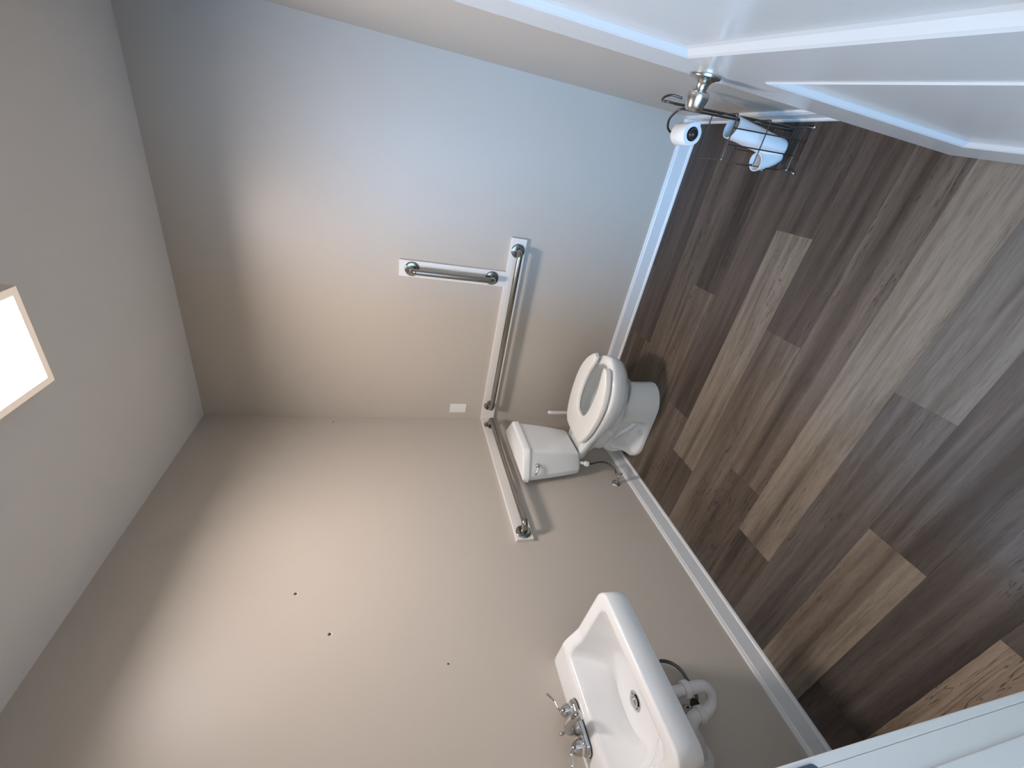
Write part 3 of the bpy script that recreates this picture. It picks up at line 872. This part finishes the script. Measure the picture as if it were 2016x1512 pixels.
# top handle loop and roll arm
bm = bmesh.new(); tube(bm, spline([sh(p) for p in ((PX0, PY, .585), (PX0 - .004, PY + .002, .612), (PX0 - .018, PY + .004, .628), (PX0 - .030, PY + .018, .618), (PX0 - .026, PY + .028, .590), (PX0 - .010, PY + .022, .555))], 6), .0040, 10)
mesh_obj('handle_loop', bm, M['wire'], st, smooth=True)
bm = bmesh.new(); tube(bm, spline([sh(p) for p in ((PX1 + .002, PY - .013, .548), (PX1 - .006, PY - .015, .561), (.668, PY - .024, .566), (.630, PY - .045, .562), (.606, PY - .068, .545), (.600, PY - .080, .530), (.606, PY - .088, .514), (.640, PY - .090, .511), (.738, PY - .090, .511))], 6), .0042, 10)
ra = mesh_obj('roll_arm', bm, M['wire'], st, smooth=True)
bm = bmesh.new(); ball(bm, sh((.738, PY - .090, .511)), .0205, 18); eb = mesh_obj('arm_ball', bm, M['rubber'], ra, smooth=True); eb['label'] = 'shiny black ball end'
for z, r in ((.360, .0025), (.205, .0025), (.034, .0027)):
    wire('hoop', [((BX0 + BX1) / 2, BY1, z), (BX0, BY1, z), (BX0, BY0, z), (BX1, BY0, z), (BX1, BY1, z), ((BX0 + BX1) / 2, BY1, z)], r, st, .006)
    bm = bmesh.new(); ball(bm, sh((BX1, BY0, z)), .0042, 8); mesh_obj('tip_bead', bm, M['nickel'], st, smooth=True)
for y in (BY0 + .054, BY0 + .108):
    wire('upright', [(BX1 + .002, y, .360), (BX1 + .002, y, .034)], .0024, st)
    wire('upright', [(BX0 - .002, y, .205), (BX0 - .002, y, .034)], .0018, st)
for x in (BX0 + .050, BX0 + .104):
    wire('bottom_wire', [(x, BY1, .033), (x, BY0, .033)], .0020, st)
    wire('upright', [(x, BY0 - .002, .205), (x, BY0 - .002, .034)], .0018, st)
for x, y, dx, dy in ((BX1, BY1, .014, .004), (BX1, BY0, .014, -.006), (BX0, BY0, -.008, -.006), (BX0, BY1, -.008, .004)):
    f = wire('foot', [(x, y, .034), (x + dx * .4, y + dy * .4, .016), (x + dx, y + dy, .006)], .0034, st, .004)
    bm = bmesh.new(); ball(bm, (x + dx, y + dy, .0062), .0060, 10); mesh_obj('foot_bead', bm, M['nickel'], f, smooth=True)

# the roll on the arm
ax0 = sh((.648, PY - .090, .511)); AXD = Vector((1, 0, 0))
cz = ax0 + Vector((0, 0, -.0))
tr = empty('toilet_roll', cz, 'white toilet paper roll on the stand arm', 'toilet roll')
bm = bmesh.new(); lathe(bm, [(.0240, 0), (.0375, 0), (.0385, .002), (.0385, .0885), (.0375, .0905), (.0240, .0905), (.0240, 0)], cz, AXD, 44)
mesh_obj('paper', bm, M['paper'], tr, smooth=True, auto=50)
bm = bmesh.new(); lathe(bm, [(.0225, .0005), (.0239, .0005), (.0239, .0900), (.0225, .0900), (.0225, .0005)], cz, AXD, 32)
mesh_obj('core', bm, M['rubber'], tr, smooth=True, auto=50)  # black colour stands in for the shaded hole of the roll
# loose sheet end
# the white hollow piece in the basket
bt = empty('white_holder', (.685, 1.89, .04), 'white hollow plastic piece with two open mouths in the wire basket', 'holder')
def cup(path, rads, wall=.003, n=28, tilt=None):
    bm = bmesh.new()
    path = [Vector(p) for p in path]
    outer = list(zip(path, rads))
    inner = [(p, max(r - wall, .002)) for p, r in reversed(outer[1:])]
    pts = [p for p, _ in outer] ; rs = [r for _, r in outer]
    # outer from bottom to mouth, then the inner wall back down
    def ringset(seq, ref):
        out = []
        for k, (p, r) in enumerate(seq):
            i = ref[k]
            a = path[max(i - 1, 0)]; b = path[min(i + 1, len(path) - 1)]
            t = (b - a).normalized()
            u = Vector((1, 0, 0)) - t * t.x; u.normalize(); v = t.cross(u)
            out.append([p + (u * math.cos(2 * math.pi * j / n) + v * math.sin(2 * math.pi * j / n)) * r for j in range(n)])
        return out
    lps = ringset(outer, list(range(len(path)))) + ringset(inner, list(reversed(range(1, len(path)))))
    loft(bm, lps, True, True)
    return bm
pa = spline([(.688, 1.880, .036), (.687, 1.882, .06), (.686, 1.890, .13), (.684, 1.900, .20), (.682, 1.909, .27), (.681, 1.914, .310)], 4)
ra_ = [lerp_tab([(0, .022), (.04, .032), (.12, .0395), (.4, .0405), (.75, .040), (1, .0415)], i / (len(pa) - 1)) for i in range(len(pa))]
mesh_obj('tall_mouth', cup(pa, ra_), M['plastic'], bt, smooth=True, auto=60)
pb = spline([(.690, 1.866, .038), (.690, 1.856, .052), (.691, 1.838, .085), (.691, 1.824, .120), (.691, 1.818, .142)], 4)
rb_ = [lerp_tab([(0, .018), (.1, .026), (.35, .031), (1, .0345)], i / (len(pb) - 1)) for i in range(len(pb))]
mesh_obj('short_mouth', cup(pb, rb_), M['plastic'], bt, smooth=True, auto=60)
